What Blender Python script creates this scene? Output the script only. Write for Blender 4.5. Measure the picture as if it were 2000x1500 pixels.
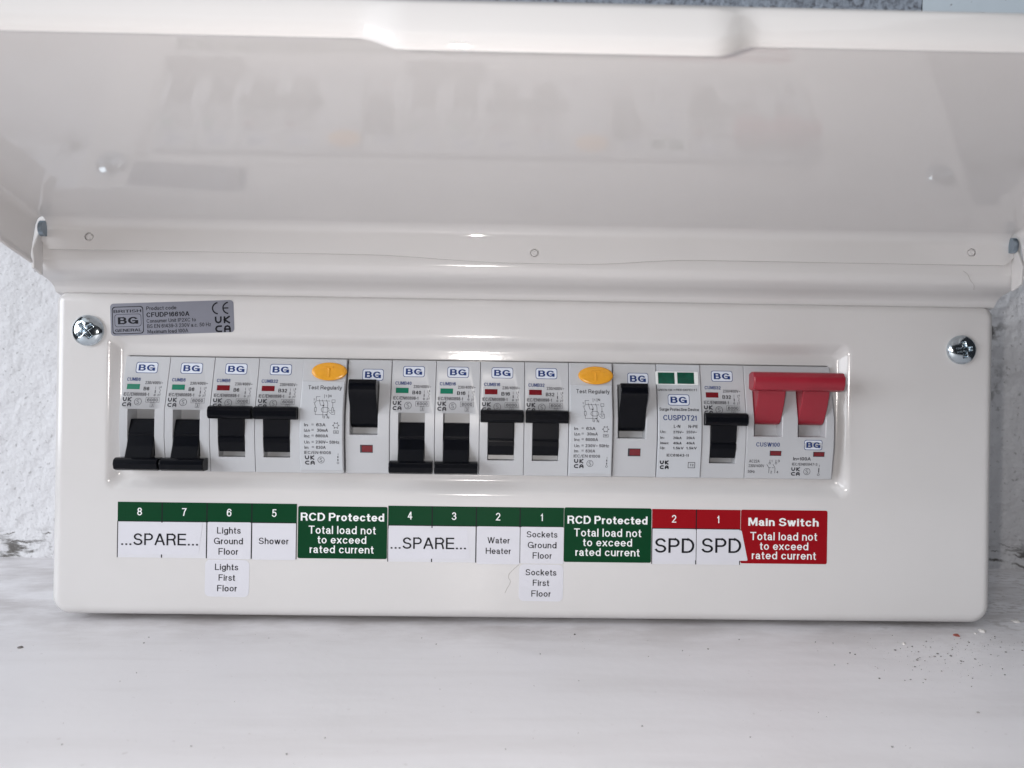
import bpy, math, random
from mathutils import Vector, Matrix, noise
R = math.radians
S = 0.001                    # everything below is written in millimetres
ZO = 98.0                    # the lens is 98 mm above the shelf; z is measured from the lens height
for o in list(bpy.data.objects): bpy.data.objects.remove(o)
scene = bpy.context.scene
C = scene.collection
random.seed(4)

# ------------------------------------------------------------------ camera
FPX, DIST = 1500.0, 311.0
cam_d = bpy.data.cameras.new('camera'); cam = bpy.data.objects.new('camera', cam_d); C.objects.link(cam)
cam_d.sensor_fit = 'HORIZONTAL'; cam_d.sensor_width = 36.0; cam_d.lens = 36.0*FPX/2000.0
cam_d.clip_start = 0.01; cam_d.clip_end = 50
CAMR = (Matrix.Rotation(R(-0.9), 3, 'Z') @ Matrix.Rotation(R(90.0), 3, 'X') @ Matrix.Rotation(R(0.85), 3, 'Z'))
m4 = CAMR.to_4x4(); m4.translation = Vector((0, -DIST*S, ZO*S)); cam.matrix_world = m4
cam_d.dof.use_dof = True; cam_d.dof.focus_distance = 0.309; cam_d.dof.aperture_fstop = 16.0
scene.camera = cam

# ------------------------------------------------------------------ light: indoor daylight from a window on the left and the phone's own flash
world = bpy.data.worlds.new('World'); scene.world = world; world.use_nodes = True
bg = world.node_tree.nodes['Background']; bg.inputs[0].default_value = (0.80, 0.87, 1.0, 1); bg.inputs[1].default_value = 0.03
def area(name, loc, target, size, power, color, shape='DISK', sy=None):
    d = bpy.data.lights.new(name, 'AREA'); d.shape = shape; d.size = size; d.energy = power; d.color = color
    if sy: d.size_y = sy
    o = bpy.data.objects.new(name, d); C.objects.link(o); o.location = loc
    o.rotation_euler = (Vector(target)-Vector(loc)).to_track_quat('-Z', 'Y').to_euler(); return o
area('window_light', (-1.65, -1.05, 0.50), (0, 0, 0.1), 1.4, 35.0, (0.91, 0.945, 1.0), 'RECTANGLE', 1.2)
area('overhead_fill', (-0.25, -0.75, 1.7), (0, 0, 0.1), 2.6, 14.0, (0.94, 0.965, 1.0), 'RECTANGLE', 2.2)  # added soft fill from overhead, brightens the shelf and the lid's lip
fd = bpy.data.lights.new('phone_flash', 'POINT'); fd.energy = 1.14; fd.color = (1.0, 0.94, 0.895); fd.shadow_soft_size = 0.0035
fo = bpy.data.objects.new('phone_flash', fd); C.objects.link(fo); fo.location = (-0.020, -0.311, 0.100)
scene.view_settings.view_transform = 'Standard'; scene.view_settings.look = 'None'
scene.view_settings.exposure = 0.06; scene.view_settings.gamma = 1.0
scene.view_settings.use_curve_mapping = False
scene.render.engine = 'CYCLES'

def unproj(px, py, Y=0.0):
    """photo pixel (2000 x 1500) -> (x, z) in mm on the vertical plane y = Y"""
    d = CAMR @ Vector(((px-1000)/FPX, (750-py)/FPX, -1.0))
    t = (Y+DIST)/d.y
    return d.x*t, d.z*t

# ------------------------------------------------------------------ materials
def mat(name, color, rough=0.4, metal=0.0, spec=0.5, bump=0.0, bscale=300.0, var=0.0, vscale=40.0, coat=0.0):
    m = bpy.data.materials.new(name); m.use_nodes = True
    nt = m.node_tree; b = nt.nodes['Principled BSDF']
    b.inputs['Base Color'].default_value = (*color, 1); b.inputs['Roughness'].default_value = rough
    b.inputs['Metallic'].default_value = metal; b.inputs['Specular IOR Level'].default_value = spec
    b.inputs['Coat Weight'].default_value = coat; b.inputs['Coat Roughness'].default_value = 0.05
    tc = nt.nodes.new('ShaderNodeTexCoord')
    if bump:
        n = nt.nodes.new('ShaderNodeTexNoise'); n.inputs['Scale'].default_value = bscale; n.inputs['Detail'].default_value = 3
        nt.links.new(tc.outputs['Object'], n.inputs['Vector'])
        bp = nt.nodes.new('ShaderNodeBump'); bp.inputs['Strength'].default_value = 1.0; bp.inputs['Distance'].default_value = bump*S
        nt.links.new(n.outputs['Fac'], bp.inputs['Height']); nt.links.new(bp.outputs['Normal'], b.inputs['Normal'])
        if coat: nt.links.new(bp.outputs['Normal'], b.inputs['Coat Normal'])
    if var:
        n = nt.nodes.new('ShaderNodeTexNoise'); n.inputs['Scale'].default_value = vscale; n.inputs['Detail'].default_value = 5
        nt.links.new(tc.outputs['Object'], n.inputs['Vector'])
        rp = nt.nodes.new('ShaderNodeValToRGB')
        rp.color_ramp.elements[0].position = 0.3; rp.color_ramp.elements[1].position = 0.7
        rp.color_ramp.elements[0].color = (*[c*(1-var) for c in color], 1); rp.color_ramp.elements[1].color = (*[min(1, c*(1+var)) for c in color], 1)
        nt.links.new(n.outputs['Fac'], rp.inputs['Fac']); nt.links.new(rp.outputs['Color'], b.inputs['Base Color'])
    return m

M = {}
M['paint'] = mat('white_powder_coat', (0.635, 0.622, 0.617), 0.14, bump=0.020, bscale=650, var=0.012, vscale=25)
M['paint_lid'] = mat('white_powder_coat_lid', (0.635, 0.622, 0.617), 0.04, spec=0.55, bump=0.004, bscale=300, var=0.012, vscale=25)
M['housing'] = mat('light_grey_plastic', (0.46, 0.47, 0.49), 0.34, bump=0.006, bscale=2500, var=0.02, vscale=60)
M['face'] = mat('printed_grey_face', (0.48, 0.50, 0.53), 0.28, bump=0.004, bscale=2000)
M['black'] = mat('black_plastic', (0.002, 0.0025, 0.0045), 0.20, spec=0.18, bump=0.01, bscale=2500)
M['red'] = mat('red_plastic', (0.29, 0.016, 0.030), 0.30, bump=0.01, bscale=2000, var=0.06, vscale=120)
M['yellow'] = mat('amber_plastic', (0.70, 0.32, 0.025), 0.25, bump=0.06, bscale=900, var=0.05, vscale=400)
M['ink'] = mat('black_ink', (0.008, 0.008, 0.012), 0.5, spec=0.2)
M['ink_grey'] = mat('grey_ink', (0.022, 0.022, 0.03), 0.5)
M['blue'] = mat('blue_ink', (0.008, 0.032, 0.15), 0.45, spec=0.3)
M['logo_fill'] = mat('pale_logo_field', (0.62, 0.66, 0.74), 0.35)
M['green_mark'] = mat('green_indicator', (0.010, 0.16, 0.095), 0.25)
M['status_green'] = mat('status_green', (0.004, 0.075, 0.045), 0.12, var=0.3, vscale=250)
M['red_mark'] = mat('red_indicator', (0.15, 0.007, 0.012), 0.2)
M['green'] = mat('green_print', (0.0, 0.044, 0.014), 0.38, spec=0.15, bump=0.004, bscale=1500)
M['redprint'] = mat('red_print', (0.28, 0.003, 0.008), 0.38, spec=0.15, bump=0.004, bscale=1500)
M['white_print'] = mat('white_print', (0.82, 0.84, 0.84), 0.5)
M['paper'] = mat('white_paper', (0.64, 0.64, 0.69), 0.55, bump=0.006, bscale=600)
M['paper2'] = mat('white_vinyl', (0.64, 0.64, 0.68), 0.40)
M['silver'] = mat('silver_label', (0.20, 0.205, 0.245), 0.38, metal=0.15, var=0.03, vscale=200)
M['chrome'] = mat('zinc_plate', (0.56, 0.62, 0.66), 0.13, metal=1.0, bump=0.02, bscale=600, var=0.15, vscale=300)
M['zinc'] = mat('blue_zinc', (0.30, 0.36, 0.42), 0.35, metal=0.8)
M['dark'] = mat('dark_recess', (0.03, 0.03, 0.035), 0.6)
M['clear'] = mat('clear_lens', (0.75, 0.78, 0.78), 0.08, var=0.1, vscale=200)
M['hair'] = mat('hair', (0.22, 0.19, 0.17), 0.5)
M['brick'] = mat('brick_crumb', (0.22, 0.06, 0.045), 0.9, var=0.3, vscale=900)
M['grit'] = mat('grit', (0.16, 0.15, 0.145), 0.9, var=0.9, vscale=120)
M['flake'] = mat('plaster_flake', (0.62, 0.60, 0.58), 0.8, var=0.1, vscale=300)

def plaster(name, base, dirt, dirt_nodes, bump, bscale, rough=0.75):
    m = mat(name, base, rough); nt = m.node_tree; b = nt.nodes['Principled BSDF']
    N = nt.nodes.new; L = nt.links.new
    tc = N('ShaderNodeTexCoord')
    n1 = N('ShaderNodeTexNoise'); n1.inputs['Scale'].default_value = bscale; n1.inputs['Detail'].default_value = 6
    L(tc.outputs['Object'], n1.inputs['Vector'])
    bp = N('ShaderNodeBump'); bp.inputs['Distance'].default_value = bump*S; L(n1.outputs['Fac'], bp.inputs['Height']); L(bp.outputs['Normal'], b.inputs['Normal'])
    mix = N('ShaderNodeMix'); mix.data_type = 'RGBA'
    mix.inputs['A'].default_value = (*base, 1); mix.inputs['B'].default_value = (*dirt, 1)
    L(dirt_nodes(nt, tc), mix.inputs['Factor']); L(mix.outputs['Result'], b.inputs['Base Color'])
    return m
def mathn(nt, op, a, b=None, clamp=False):
    n = nt.nodes.new('ShaderNodeMath'); n.operation = op; n.use_clamp = clamp
    for i, v in enumerate((a, b)):
        if v is None: continue
        if isinstance(v, (int, float)): n.inputs[i].default_value = v
        else: nt.links.new(v, n.inputs[i])
    return n.outputs[0]
def noisen(nt, vec, scale, detail=5, sc=None, rough=0.55):
    n = nt.nodes.new('ShaderNodeTexNoise'); n.inputs['Scale'].default_value = scale; n.inputs['Detail'].default_value = detail; n.inputs['Roughness'].default_value = rough
    if sc:
        mp = nt.nodes.new('ShaderNodeMapping'); mp.inputs['Scale'].default_value = sc; nt.links.new(vec, mp.inputs['Vector']); vec = mp.outputs['Vector']
    nt.links.new(vec, n.inputs['Vector']); return n.outputs['Fac']
def ramp(nt, v, lo, hi):
    n = nt.nodes.new('ShaderNodeMapRange'); n.interpolation_type = 'SMOOTHSTEP'
    n.inputs['From Min'].default_value = lo; n.inputs['From Max'].default_value = hi; nt.links.new(v, n.inputs['Value']); return n.outputs['Result']
def spot(nt, sep, x, z, rx, rz):
    dx = mathn(nt, 'DIVIDE', mathn(nt, 'SUBTRACT', sep.outputs['X'], x*S), rx*S)
    dz = mathn(nt, 'DIVIDE', mathn(nt, 'SUBTRACT', sep.outputs['Z'], z*S), rz*S)
    d = mathn(nt, 'SQRT', mathn(nt, 'ADD', mathn(nt, 'MULTIPLY', dx, dx), mathn(nt, 'MULTIPLY', dz, dz)))
    return ramp(nt, d, 1.0, 0.2)
def wall_dirt(nt, tc):
    v = tc.outputs['Object']; sep = nt.nodes.new('ShaderNodeSeparateXYZ'); nt.links.new(v, sep.inputs[0])
    # pits and specks all over, cracks along the joint with the shelf, mould blotches right of the unit
    specks = mathn(nt, 'MULTIPLY', ramp(nt, noisen(nt, v, 420, 4), 0.60, 0.70), 0.42)
    low = ramp(nt, sep.outputs['Z'], 19*S, 5*S)
    crack = mathn(nt, 'MULTIPLY', low, ramp(nt, noisen(nt, v, 110, 7, (0.40, 1, 1.7), 0.65), 0.50, 0.60))
    mould = mathn(nt, 'MULTIPLY', mathn(nt, 'ADD', spot(nt, sep, 262, 104, 26, 22), spot(nt, sep, 268, 132, 18, 10)), ramp(nt, noisen(nt, v, 170, 6), 0.48, 0.60))
    wob = mathn(nt, 'MULTIPLY', mathn(nt, 'SUBTRACT', noisen(nt, v, 28, 6, (1, 1, 0.2), 0.65), 0.5), 16*S)
    for zc, hw, th in ((3.0, 1.1, 0.42), (8.0, 0.6, 0.50), (12.5, 0.5, 0.52)):
        dz = mathn(nt, 'ABSOLUTE', mathn(nt, 'SUBTRACT', mathn(nt, 'ADD', sep.outputs['Z'], wob), zc*S))
        crack = mathn(nt, 'MAXIMUM', crack, mathn(nt, 'MULTIPLY', ramp(nt, dz, hw*S, hw*0.3*S), ramp(nt, noisen(nt, v, 60+zc, 4), th, th+0.12)))
    t = mathn(nt, 'MAXIMUM', specks, mathn(nt, 'MULTIPLY', crack, 0.9))
    return mathn(nt, 'MAXIMUM', t, mathn(nt, 'MULTIPLY', mould, 0.9), True)
def shelf_dirt(nt, tc):
    v = tc.outputs['Object']; sep = nt.nodes.new('ShaderNodeSeparateXYZ'); nt.links.new(v, sep.inputs[0])
    streak = mathn(nt, 'MULTIPLY', ramp(nt, noisen(nt, v, 22, 7, (0.22, 1.5, 1), 0.62), 0.42, 0.72), 0.13)
    brush = mathn(nt, 'MULTIPLY', ramp(nt, noisen(nt, v, 130, 4, (0.12, 1.2, 1)), 0.50, 0.75), 0.045)
    back = ramp(nt, sep.outputs['Y'], -50*S, 20*S); right = ramp(nt, sep.outputs['X'], 60*S, 230*S)
    grime = mathn(nt, 'MULTIPLY', back, mathn(nt, 'MULTIPLY', ramp(nt, noisen(nt, v, 34, 7, (0.6, 1.2, 1), 0.65), 0.36, 0.66), 0.42))
    dust = mathn(nt, 'MULTIPLY', mathn(nt, 'MULTIPLY', back, right), mathn(nt, 'MULTIPLY', ramp(nt, noisen(nt, v, 240, 6, (0.7, 1.2, 1), 0.7), 0.46, 0.62), 0.55))
    spk = mathn(nt, 'MULTIPLY', ramp(nt, noisen(nt, v, 420, 2), 0.70, 0.78), 0.35)
    return mathn(nt, 'MAXIMUM', mathn(nt, 'MAXIMUM', mathn(nt, 'ADD', mathn(nt, 'ADD', streak, brush), grime), dust), spk, True)
M['wall'] = plaster('white_plaster', (0.66, 0.66, 0.68), (0.06, 0.052, 0.042), wall_dirt, 1.2, 300)
M['shelf'] = plaster('painted_shelf', (0.84, 0.83, 0.855), (0.28, 0.24, 0.22), shelf_dirt, 0.14, 160, 0.42)
M['upper'] = plaster('grey_render', (0.30, 0.34, 0.40), (0.08, 0.085, 0.10), lambda nt, tc: ramp(nt, noisen(nt, tc.outputs['Object'], 320, 4), 0.4, 0.75), 1.2, 300)
M['palewall'] = plaster('pale_blue_paint', (0.60, 0.68, 0.74), (0.2, 0.2, 0.22), lambda nt, tc: ramp(nt, noisen(nt, tc.outputs['Object'], 300, 3), 0.68, 0.76), 0.2, 200)

# ------------------------------------------------------------------ mesh helpers (all in mm)
class MB:
    def __init__(s): s.v = []; s.f = []
    def add(s, vs, fs):
        o = len(s.v); s.v += [tuple(v) for v in vs]; s.f += [tuple(i+o for i in f) for f in fs]; return o
    def box(s, x0, x1, y0, y1, z0, z1):
        s.add([(x0,y0,z0),(x1,y0,z0),(x1,y1,z0),(x0,y1,z0),(x0,y0,z1),(x1,y0,z1),(x1,y1,z1),(x0,y1,z1)],
              [(0,3,2,1),(4,5,6,7),(0,1,5,4),(1,2,6,5),(2,3,7,6),(3,0,4,7)])
    def prism(s, prof, x0, x1):            # prof: closed (y, z) outline
        n = len(prof)
        s.add([(x0, y, z) for y, z in prof]+[(x1, y, z) for y, z in prof],
              [tuple(range(n)), tuple(range(2*n-1, n-1, -1))]+[(i, i+n, (i+1) % n+n, (i+1) % n) for i in range(n)])
    def loft(s, loops, closed=True, cap0=False, cap1=False):
        n = len(loops[0]); o = s.add([p for l in loops for p in l], [])
        for k in range(len(loops)-1):
            for i in range(n if closed else n-1):
                j = (i+1) % n
                s.f.append((o+k*n+i, o+k*n+j, o+(k+1)*n+j, o+(k+1)*n+i))
        if cap0: s.f.append(tuple(o+i for i in range(n))[::-1])
        if cap1: s.f.append(tuple(o+(len(loops)-1)*n+i for i in range(n)))
    def tube(s, pts, r, n=6):
        loops = []
        for i, p in enumerate(pts):
            p = Vector(p); a = Vector(pts[max(i-1, 0)]); b = Vector(pts[min(i+1, len(pts)-1)]); t = (b-a).normalized()
            u = t.orthogonal().normalized(); w = t.cross(u); rr = r[i] if isinstance(r, (list, tuple)) else r
            loops.append([p+rr*(math.cos(2*math.pi*k/n)*u+math.sin(2*math.pi*k/n)*w) for k in range(n)])
        s.loft(loops, True, True, True)
    def build(s, name, material, parent=None, origin=(0, 0, 0), smooth=None, bevel=0, wn=False, seg=2, fix=True):
        me = bpy.data.meshes.new(name)
        me.from_pydata([((x-origin[0])*S, (y-origin[1])*S, (z-origin[2])*S) for x, y, z in s.v], [], s.f); me.update()
        if fix:
            import bmesh
            bm = bmesh.new(); bm.from_mesh(me); bmesh.ops.remove_doubles(bm, verts=bm.verts, dist=1e-7); bmesh.ops.recalc_face_normals(bm, faces=bm.faces); bm.to_mesh(me); bm.free()
        me.materials.append(material)
        o = bpy.data.objects.new(name, me); C.objects.link(o)
        if parent is not None: o.parent = parent
        else: o.location = (origin[0]*S, origin[1]*S, (origin[2]+ZO)*S)
        if smooth is not None:
            for p in me.polygons: p.use_smooth = True
            me.set_sharp_from_angle(angle=R(smooth))
        if bevel:
            b = o.modifiers.new('bevel', 'BEVEL'); b.width = bevel*S; b.segments = seg; b.limit_method = 'ANGLE'; b.angle_limit = R(35); b.harden_normals = False
        if wn:
            w = o.modifiers.new('normals', 'WEIGHTED_NORMAL'); w.keep_sharp = True; w.weight = 80
        return o
def empty(name, loc, label, cat, group=None):
    o = bpy.data.objects.new(name, None); C.objects.link(o); o.location = (loc[0]*S, loc[1]*S, (loc[2]+ZO)*S); o.empty_display_size = 0.01
    o['label'] = label; o['category'] = cat
    if group: o['group'] = group
    return o
def rrect(x0, x1, z0, z1, r, n=5):
    """closed rounded outline as (x, z); r is one radius or four (bl, br, tr, tl)"""
    rs = r if isinstance(r, (tuple, list)) else (r,)*4
    out = []
    for (cx, cz, a0, q) in ((x0+rs[0], z0+rs[0], 180, rs[0]), (x1-rs[1], z0+rs[1], 270, rs[1]), (x1-rs[2], z1-rs[2], 0, rs[2]), (x0+rs[3], z1-rs[3], 90, rs[3])):
        for k in range(n+1):
            a = R(a0+90*k/n); out.append((cx+q*math.cos(a), cz+q*math.sin(a)))
    return out
def spline(pts, n=6):
    out = []
    for i in range(len(pts)-1):
        p0 = Vector(pts[max(i-1, 0)]); p1 = Vector(pts[i]); p2 = Vector(pts[i+1]); p3 = Vector(pts[min(i+2, len(pts)-1)])
        for k in range(n):
            t = k/n; out.append(tuple(0.5*((2*p1)+(p2-p0)*t+(2*p0-5*p1+4*p2-p3)*t*t+(3*p1-p0-3*p2+p3)*t**3)))
    out.append(tuple(pts[-1])); return out
def sstep(a, b, x):
    t = max(0, min(1, (x-a)/(b-a))); return t*t*(3-2*t)

# ---- lettering: a grotesque drawn stroke by stroke, scaled to a cap height and a width
_cache = {}
def _arc(cx, cy, rx, ry, a0, a1):
    n = max(4, int(abs(a1-a0)/20)); return [(cx+rx*math.cos(R(a0+(a1-a0)*k/n)), cy+ry*math.sin(R(a0+(a1-a0)*k/n))) for k in range(n+1)]
_S = [_arc(.5, .745, .45, .255, 22, 270)+_arc(.5, .245, .5, .245, 90, -160)[1:]]
_O = [_arc(.5, .5, .5, .5, 90, 450)]
CAPS = {
 'A': (.72, [[(0, 0), (.46, 1), (.54, 1), (1, 0)], [(.16, .32), (.84, .32)]]),
 'B': (.64, [[(0, 0), (0, 1), (.58, 1)]+_arc(.58, .76, .34, .24, 90, -90)+[(0, .52)], [(0, 0), (.6, 0)]+_arc(.6, .26, .4, .26, -90, 90)+[(.5, .52)]]),
 'C': (.72, [_arc(.52, .5, .52, .5, 42, 318)]), 'D': (.70, [[(0, 0), (0, 1), (.42, 1)]+_arc(.42, .5, .58, .5, 90, -90)+[(0, 0)]]),
 'E': (.60, [[(1, 1), (0, 1), (0, 0), (1, 0)], [(0, .52), (.94, .52)]]), 'F': (.56, [[(1, 1), (0, 1), (0, 0)], [(0, .52), (.86, .52)]]),
 'G': (.76, [_arc(.5, .5, .5, .5, 42, 335), [(.55, .44), (1, .44), (1, 0)]]), 'H': (.68, [[(0, 0), (0, 1)], [(1, 0), (1, 1)], [(0, .52), (1, .52)]]),
 'I': (0, [[(.5, 0), (.5, 1)]]), 'K': (.66, [[(0, 0), (0, 1)], [(.96, 1), (.04, .36)], [(.34, .6), (1, 0)]]), 'L': (.52, [[(0, 1), (0, 0), (1, 0)]]),
 'M': (.80, [[(0, 0), (0, 1), (.1, 1), (.5, .06), (.9, 1), (1, 1), (1, 0)]]), 'N': (.68, [[(0, 0), (0, 1), (.1, 1), (.9, 0), (1, 0), (1, 1)]]), 'O': (.76, _O),
 'P': (.62, [[(0, 0), (0, 1), (.58, 1)]+_arc(.58, .73, .42, .27, 90, -90)+[(0, .46)]]),
 'R': (.66, [[(0, 0), (0, 1), (.58, 1)]+_arc(.58, .74, .4, .26, 90, -90)+[(0, .48)], [(.55, .48), (.82, .42), (.9, .25), (.97, 0)]]),
 'S': (.64, _S), 'T': (.60, [[(0, 1), (1, 1)], [(.5, 1), (.5, 0)]]), 'U': (.68, [[(0, 1)]+_arc(.5, .36, .5, .36, 180, 360)+[(1, 1)]]),
 'V': (.68, [[(0, 1), (.46, 0), (.54, 0), (1, 1)]]), 'W': (.96, [[(0, 1), (.23, 0), (.28, 0), (.47, 1), (.53, 1), (.72, 0), (.77, 0), (1, 1)]]), 'X': (.66, [[(0, 0), (1, 1)], [(0, 1), (1, 0)]]),
 'Z': (.60, [[(0, 1), (1, 1), (0, 0), (1, 0)]]), '0': (.54, _O), '1': (.26, [[(0, .74), (.5, .80), (1, 1), (1, 0)]]),
 '2': (.54, [_arc(.5, .72, .48, .28, 165, -25)+[(0, 0), (1, 0)]]), '3': (.54, [_arc(.47, .755, .43, .245, 160, -90), _arc(.47, .255, .53, .255, 90, -160)]),
 '4': (.56, [[(.74, 0), (.74, 1), (.66, 1), (0, .28), (1, .28)]]), '5': (.54, [[(.92, 1), (.18, 1), (.08, .5)]+_arc(.48, .32, .52, .32, 130, -155)]),
 '6': (.54, [_arc(.5, .32, .5, .32, 0, 360), [(0, .32)]+_arc(.54, .56, .54, .44, 180, 35)]), '7': (.54, [[(0, 1), (1, 1), (.55, .5), (.35, 0)]]),
 '8': (.54, [_arc(.5, .76, .43, .24, 0, 360), _arc(.5, .26, .5, .26, 0, 360)]), '9': (.54, [_arc(.5, .68, .5, .32, 0, 360), [(1, .68)]+_arc(.46, .44, .54, .44, 0, -145)]),
 '/': (.34, [[(0, 0), (1, 1)]]), '-': (.28, [[(0, .40), (1, .40)]]), '~': (.5, [[(0, .36), (.2, .5), (.45, .48), (.6, .40), (.8, .38), (1, .52)]]), '=': (.5, [[(0, .3), (1, .3)], [(0, .6), (1, .6)]]),
 '\u0394': (.6, [[(0, 0), (.5, .85), (1, 0), (0, 0)]])}
XH = .72; _o = [_arc(.5, .5, .5, .5, 90, 450)]
LOWS = {
 'a': (.48, [_arc(.46, .70, .42, .30, 160, 20)+[(.90, .66), (.90, .15), (1, 0)], _arc(.43, .27, .43, .28, 40, 400)]), 'c': (.50, [_arc(.52, .5, .52, .5, 42, 318)]),
 'd': (.52, _o+[[(1, 0), (1, 1.39)]]), 'e': (.52, [[(.0, .5), (1, .5)]+_arc(.5, .5, .5, .5, 0, 318)]), 'f': (.30, [[(.45, 0), (.45, 1.1), (.6, 1.33), (1, 1.36)], [(0, .97), (1, .97)]]),
 'g': (.52, _o+[[(1, 1), (1, -.1)]+_arc(.5, -.1, .5, .26, 0, -155)]), 'h': (.48, [[(0, 0), (0, 1.39)], [(0, .5)]+_arc(.5, .62, .5, .38, 165, 0)+[(1, 0)]]),
 'i': (0, [[(.5, 0), (.5, 1)], [(.5, 1.25), (.5, 1.29)]]), 'k': (.48, [[(0, 0), (0, 1.39)], [(.95, 1), (.04, .36)], [(.36, .62), (1, 0)]]), 'l': (0, [[(.5, 0), (.5, 1.39)]]),
 'm': (.78, [[(0, 0), (0, 1)], [(0, .5)]+_arc(.25, .66, .25, .34, 160, 0)+[(.5, 0)], [(.5, .5)]+_arc(.75, .66, .25, .34, 160, 0)+[(1, 0)]]),
 'n': (.48, [[(0, 0), (0, 1)], [(0, .5)]+_arc(.5, .62, .5, .38, 165, 0)+[(1, 0)]]), 'o': (.52, _o), 'p': (.52, _o+[[(0, 1), (0, -.36)]]),
 'r': (.26, [[(0, 0), (0, 1)], [(0, .5)]+_arc(.9, .5, .9, .47, 165, 85)]), 's': (.46, _S), 't': (.30, [[(.42, 1.28), (.42, .2), (.6, .02), (1, 0)], [(0, .97), (1, .97)]]),
 'u': (.48, [[(1, 0), (1, 1)], [(1, .5)]+_arc(.5, .38, .5, .38, -15, -180)+[(0, 1)]]), 'v': (.50, [[(0, 1), (.46, 0), (.54, 0), (1, 1)]]),
 'w': (.74, [[(0, 1), (.22, 0), (.28, 0), (.46, 1), (.54, 1), (.72, 0), (.78, 0), (1, 1)]]), 'x': (.48, [[(0, 0), (1, 1)], [(0, 1), (1, 0)]]), 'y': (.50, [[(0, 1), (.52, 0)], [(1, 1), (.48, -.12), (.3, -.34), (.02, -.36)]]),
 'z': (.46, [[(0, 1), (1, 1), (0, 0), (1, 0)]])}
def fine(pts, step):
    out = [pts[0]]
    for a, b in zip(pts, pts[1:]):
        n = max(1, math.ceil(math.hypot(b[0]-a[0], b[1]-a[1])/step))
        out += [(a[0]+(b[0]-a[0])*k/n, a[1]+(b[1]-a[1])*k/n) for k in range(1, n+1)]
    return out
def ribbon(pts, w):
    pts = fine(pts, .28); n = len(pts); P = [Vector(p) for p in pts]; L = []; Q = []
    closed = (P[0]-P[-1]).length < 1e-6
    if not closed:                       # square ends
        P[0] = P[0]+(P[0]-P[1]).normalized()*w*.5; P[-1] = P[-1]+(P[-1]-P[-2]).normalized()*w*.5
    for i in range(n):
        a = (P[i]-P[i-1]) if i else ((P[0]-P[-2]) if closed else None); b = (P[i+1]-P[i]) if i < n-1 else ((P[1]-P[0]) if closed else None)
        a = a.normalized() if a else None; b = b.normalized() if b else None
        t = (a+b) if (a and b) else (a or b)
        t = t.normalized() if t.length > 1e-6 else a
        nn = Vector((-t.y, t.x)); k = 1.0
        if a and b: k = 1/max(0.6, nn.dot(Vector((-a.y, a.x))))
        L.append(tuple(P[i]+nn*w/2*k)); Q.append(tuple(P[i]-nn*w/2*k))
    return L+Q, [(i, i+1, n+i+1, n+i) for i in range(n-1)]
def glyphs(txt, bold):
    """strokes of a text at cap height 1: list of (points, faces)"""
    k = (txt, bold)
    if k in _cache: return _cache[k]
    w = .125 if 0 < bold < .01 else (.15 if bold <= 0 else .125) if bold < .01 else (.165 if bold < .02 else (.185 if bold < .028 else (.20 if bold < .04 else .24)))
    x = 0.0; out = []; sb = .115
    for ch in txt:
        if ch == ' ': x += .30; continue
        if ch in '.:':
            for y0 in ((0,) if ch == '.' else (0, .50)): out.append(([(x+sb*.6, y0), (x+sb*.6+w*1.1, y0), (x+sb*.6+w*1.1, y0+w*1.1), (x+sb*.6, y0+w*1.1)], [(0, 1, 2, 3)]))
            x += w*1.1+sb*1.3; continue
        gw, strokes = CAPS[ch] if ch in CAPS else LOWS[ch]
        hh = 1.0 if ch in CAPS else XH; gw = gw+max(0, w-.125)*1.7 if gw else 0; gi = max(0, gw-w)
        for st_ in strokes:
            k_ = 1.0+max(0, w-.125)*4.0; wy = w/k_                # bold horizontals stay thinner than the stems
            pts_ = [(x+sb*.5+w/2+px*gi, (wy/2+py*(hh-wy) if 0 <= py <= 1 else (wy/2+py*hh if py < 0 else wy/2+(hh-wy)+(py-1)*hh))*k_) for px, py in st_]
            rv, rf = ribbon(pts_, w); out.append(([(a_, b_/k_) for a_, b_ in rv], rf))
        x += max(gw, w)+sb
    _cache[k] = out; return out
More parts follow.
